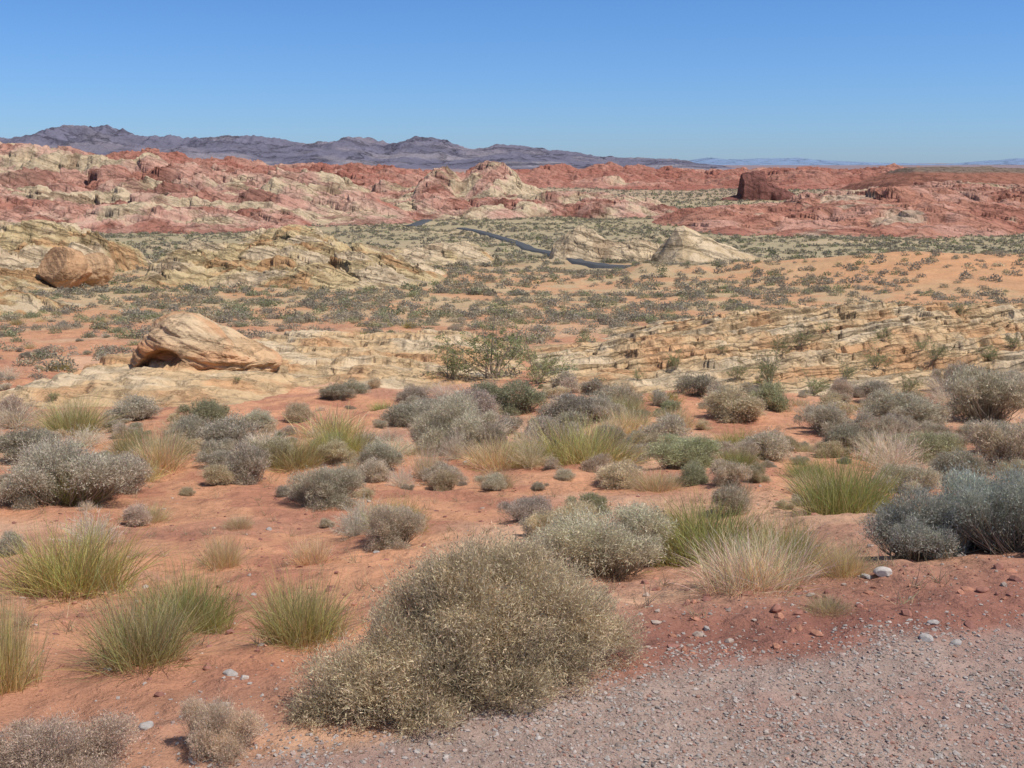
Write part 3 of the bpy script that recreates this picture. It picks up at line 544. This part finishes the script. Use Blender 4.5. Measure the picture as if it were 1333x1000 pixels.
def facet(V,seed,k=14):
    rr=np.random.default_rng(seed); nn=rdir(k,rr); dd=rr.uniform(.62,.92,k); V=V.copy()
    for a,d in zip(nn,dd):
        q=V@a; V-=np.outer(np.maximum(q-d,0),a)
    return V
SC={'g':(.38,.34,.31),'r':(.32,.15,.11),'w':(.50,.44,.39)}
for i,(u,v,w,c) in enumerate([(300,878,18,'g'),(318,884,12,'w'),(270,870,14,'r'),(190,948,24,'g'),(140,872,10,'g'),(1150,748,22,'w'),(1128,752,14,'g'),(1118,790,12,'w'),(1180,800,16,'r'),(1215,812,14,'g'),(1205,832,18,'g'),(1040,800,14,'r'),(1010,795,18,'r'),(115,686,12,'r'),(608,602,10,'w'),(350,690,8,'g'),(1245,838,16,'g'),(1280,770,16,'r'),(920,820,12,'g'),(840,760,12,'r'),(1300,740,16,'r'),(330,775,8,'g'),(660,890,10,'w'),(490,720,8,'g')]):
    x,y,z,t=hit(u,v,G); R=w*t/F*.5; rr=np.random.default_rng(i); V=facet(BV,i)*np.array([1.1,rr.uniform(.7,1),rr.uniform(.45,.7)])*R*1.1
    me=mesh_np('stone',V,BF,np.zeros((len(V),3))+np.array(SC[c])); a=rr.uniform(0,6); 
    o=add('stone',me,STM,loc=(x,y,z+R*.15),label={'g':'small grey stone lying on dirt','r':'small red brown stone on dirt','w':'pale whitish stone on dirt'}[c],cat='stone',group='loose stones on the ground'); o.rotation_euler=(0,0,a)
# ---------------------------------------------------------------- boulders
HV,HF=ico(7)
x0,y0,z0,t0=hit(256,474); s=t0/F*.98
V=HV.copy(); sg=np.sign(V); V=sg*np.abs(V)**np.array([.85,.85,.8])
X=V[:,0];Yv=V[:,1];Zv=V[:,2]
prof=np.interp(X,[-1,-.9,-.7,-.45,-.2,.1,.4,.7,1],[.80,.95,1.03,1.05,1.0,.82,.56,.32,.12])
W=V.copy(); W[:,0]=X*96*s; W[:,1]=Yv*70*s*(.75+.25*prof); W[:,2]=np.where(Zv>0,Zv*prof*62*s,Zv*20*s)
hx=W[:,0]/s;hz=W[:,2]/s; fr_=W[:,1]<0
top=22-.020*(hx+44)**2
hole=ss(-7,7,top-hz)*ss(-12,-6,hz)*fr_
W[:,1]+=hole*32*s
nz=fbm(HV[:,0]*1.8+HV[:,1]*1.3,HV[:,2]*2.2-HV[:,1]*1.1,6,301,.5); W+=unit(HV)*nz[:,None]*14*s
q=(W[:,2]/s+.2*W[:,0]/s+6*nz)/11; fr=q-np.floor(q); W+=unit(HV*np.array([1,1,.1]))*(ss(0,.7,fr)*ss(1,.85,fr))[:,None]*2.2*s
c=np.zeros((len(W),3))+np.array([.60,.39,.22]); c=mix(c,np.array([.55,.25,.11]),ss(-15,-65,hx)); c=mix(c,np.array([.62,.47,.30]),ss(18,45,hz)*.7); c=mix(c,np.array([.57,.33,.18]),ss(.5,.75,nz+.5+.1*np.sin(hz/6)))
me=mesh_np('hollow_boulder',W,HF,c,True); add('hollow_boulder',me,RM_bld,loc=(x0,y0+60*s,z0-6*s),label='large orange cream boulder with a wind carved hollow',cat='boulder')
def boulder(u,v,w,h,c,seed,label,mat,scl=1):
    x,y,z,t=hit(u,v); s=t/F; V=facet(HV,seed,9); nz=fbm(HV[:,0]*1.5+HV[:,1],HV[:,2]*1.6-HV[:,1],5,seed); V=V*(1+nz[:,None]*.22)*np.array([w/2*s,w/2*s*.85,h*.62*s])
    cc=mix(np.zeros((len(V),3))+np.array(c),np.array(c)*.75,ss(.5,.75,nz+.5)); me=mesh_np('boulder',V,HF,cc,True)
    add('boulder',me,mat,loc=(x,y+w*.3*s,z+h*.36*s),label=label,cat='boulder')
boulder(78,376,66,54,(.50,.30,.165),5,'rounded orange brown sandstone boulder on pale ledges',RM_mbld)
boulder(118,372,54,44,(.51,.32,.18),9,'rounded orange brown sandstone boulder on pale ledges',RM_mbld)
# ---------------------------------------------------------------- light, sky, camera
sd=Vector((.68,-.22,1.22)).normalized(); el=math.asin(sd.z); az=math.atan2(sd.x,sd.y)
sun=bpy.data.lights.new('sun','SUN'); sun.energy=4.5; sun.angle=math.radians(.53); sun.color=(1,.955,.88)
so=bpy.data.objects.new('sun',sun); COL.objects.link(so); so.rotation_euler=(-sd).to_track_quat('-Z','Y').to_euler(); so.location=(0,0,50)
w=bpy.data.worlds.new('World'); scene.world=w; w.use_nodes=True; nt=w.node_tree; bg=nt.nodes['Background']
sk=nt.nodes.new('ShaderNodeTexSky'); sk.sky_type='NISHITA'; sk.sun_disc=False; sk.sun_elevation=el; sk.sun_rotation=az; sk.altitude=700; sk.air_density=1.0; sk.dust_density=.3; sk.ozone_density=1.0
tc=nt.nodes.new('ShaderNodeTexCoord'); sx=nt.nodes.new('ShaderNodeSeparateXYZ'); nt.links.new(tc.outputs['Generated'],sx.inputs[0])
rp=nt.nodes.new('ShaderNodeValToRGB'); el_=rp.color_ramp.elements
el_[0].position=0; el_[0].color=(.33,.51,.90,1); el_[1].position=.15; el_[1].color=(.31,.53,.86,1)
e3=rp.color_ramp.elements.new(.5); e3.color=(.75,.72,.75,1)
nt.links.new(sx.outputs[2],rp.inputs[0])
vm=nt.nodes.new('ShaderNodeVectorMath'); vm.operation='MULTIPLY'; nt.links.new(sk.outputs[0],vm.inputs[0]); nt.links.new(rp.outputs[0],vm.inputs[1])
nt.links.new(vm.outputs[0],bg.inputs[0]); bg.inputs[1].default_value=.14
cam=bpy.data.cameras.new('camera'); cam.sensor_width=36; cam.lens=36*F/1333; cam.clip_start=.05; cam.clip_end=60000
co=bpy.data.objects.new('camera',cam); COL.objects.link(co); co.location=(0,0,CH); co.rotation_euler=(math.pi/2-PITCH,0,0); scene.camera=co
scene.view_settings.view_transform='Standard'; scene.view_settings.look='None'; scene.view_settings.exposure=0
print('plants',NI,CNT)
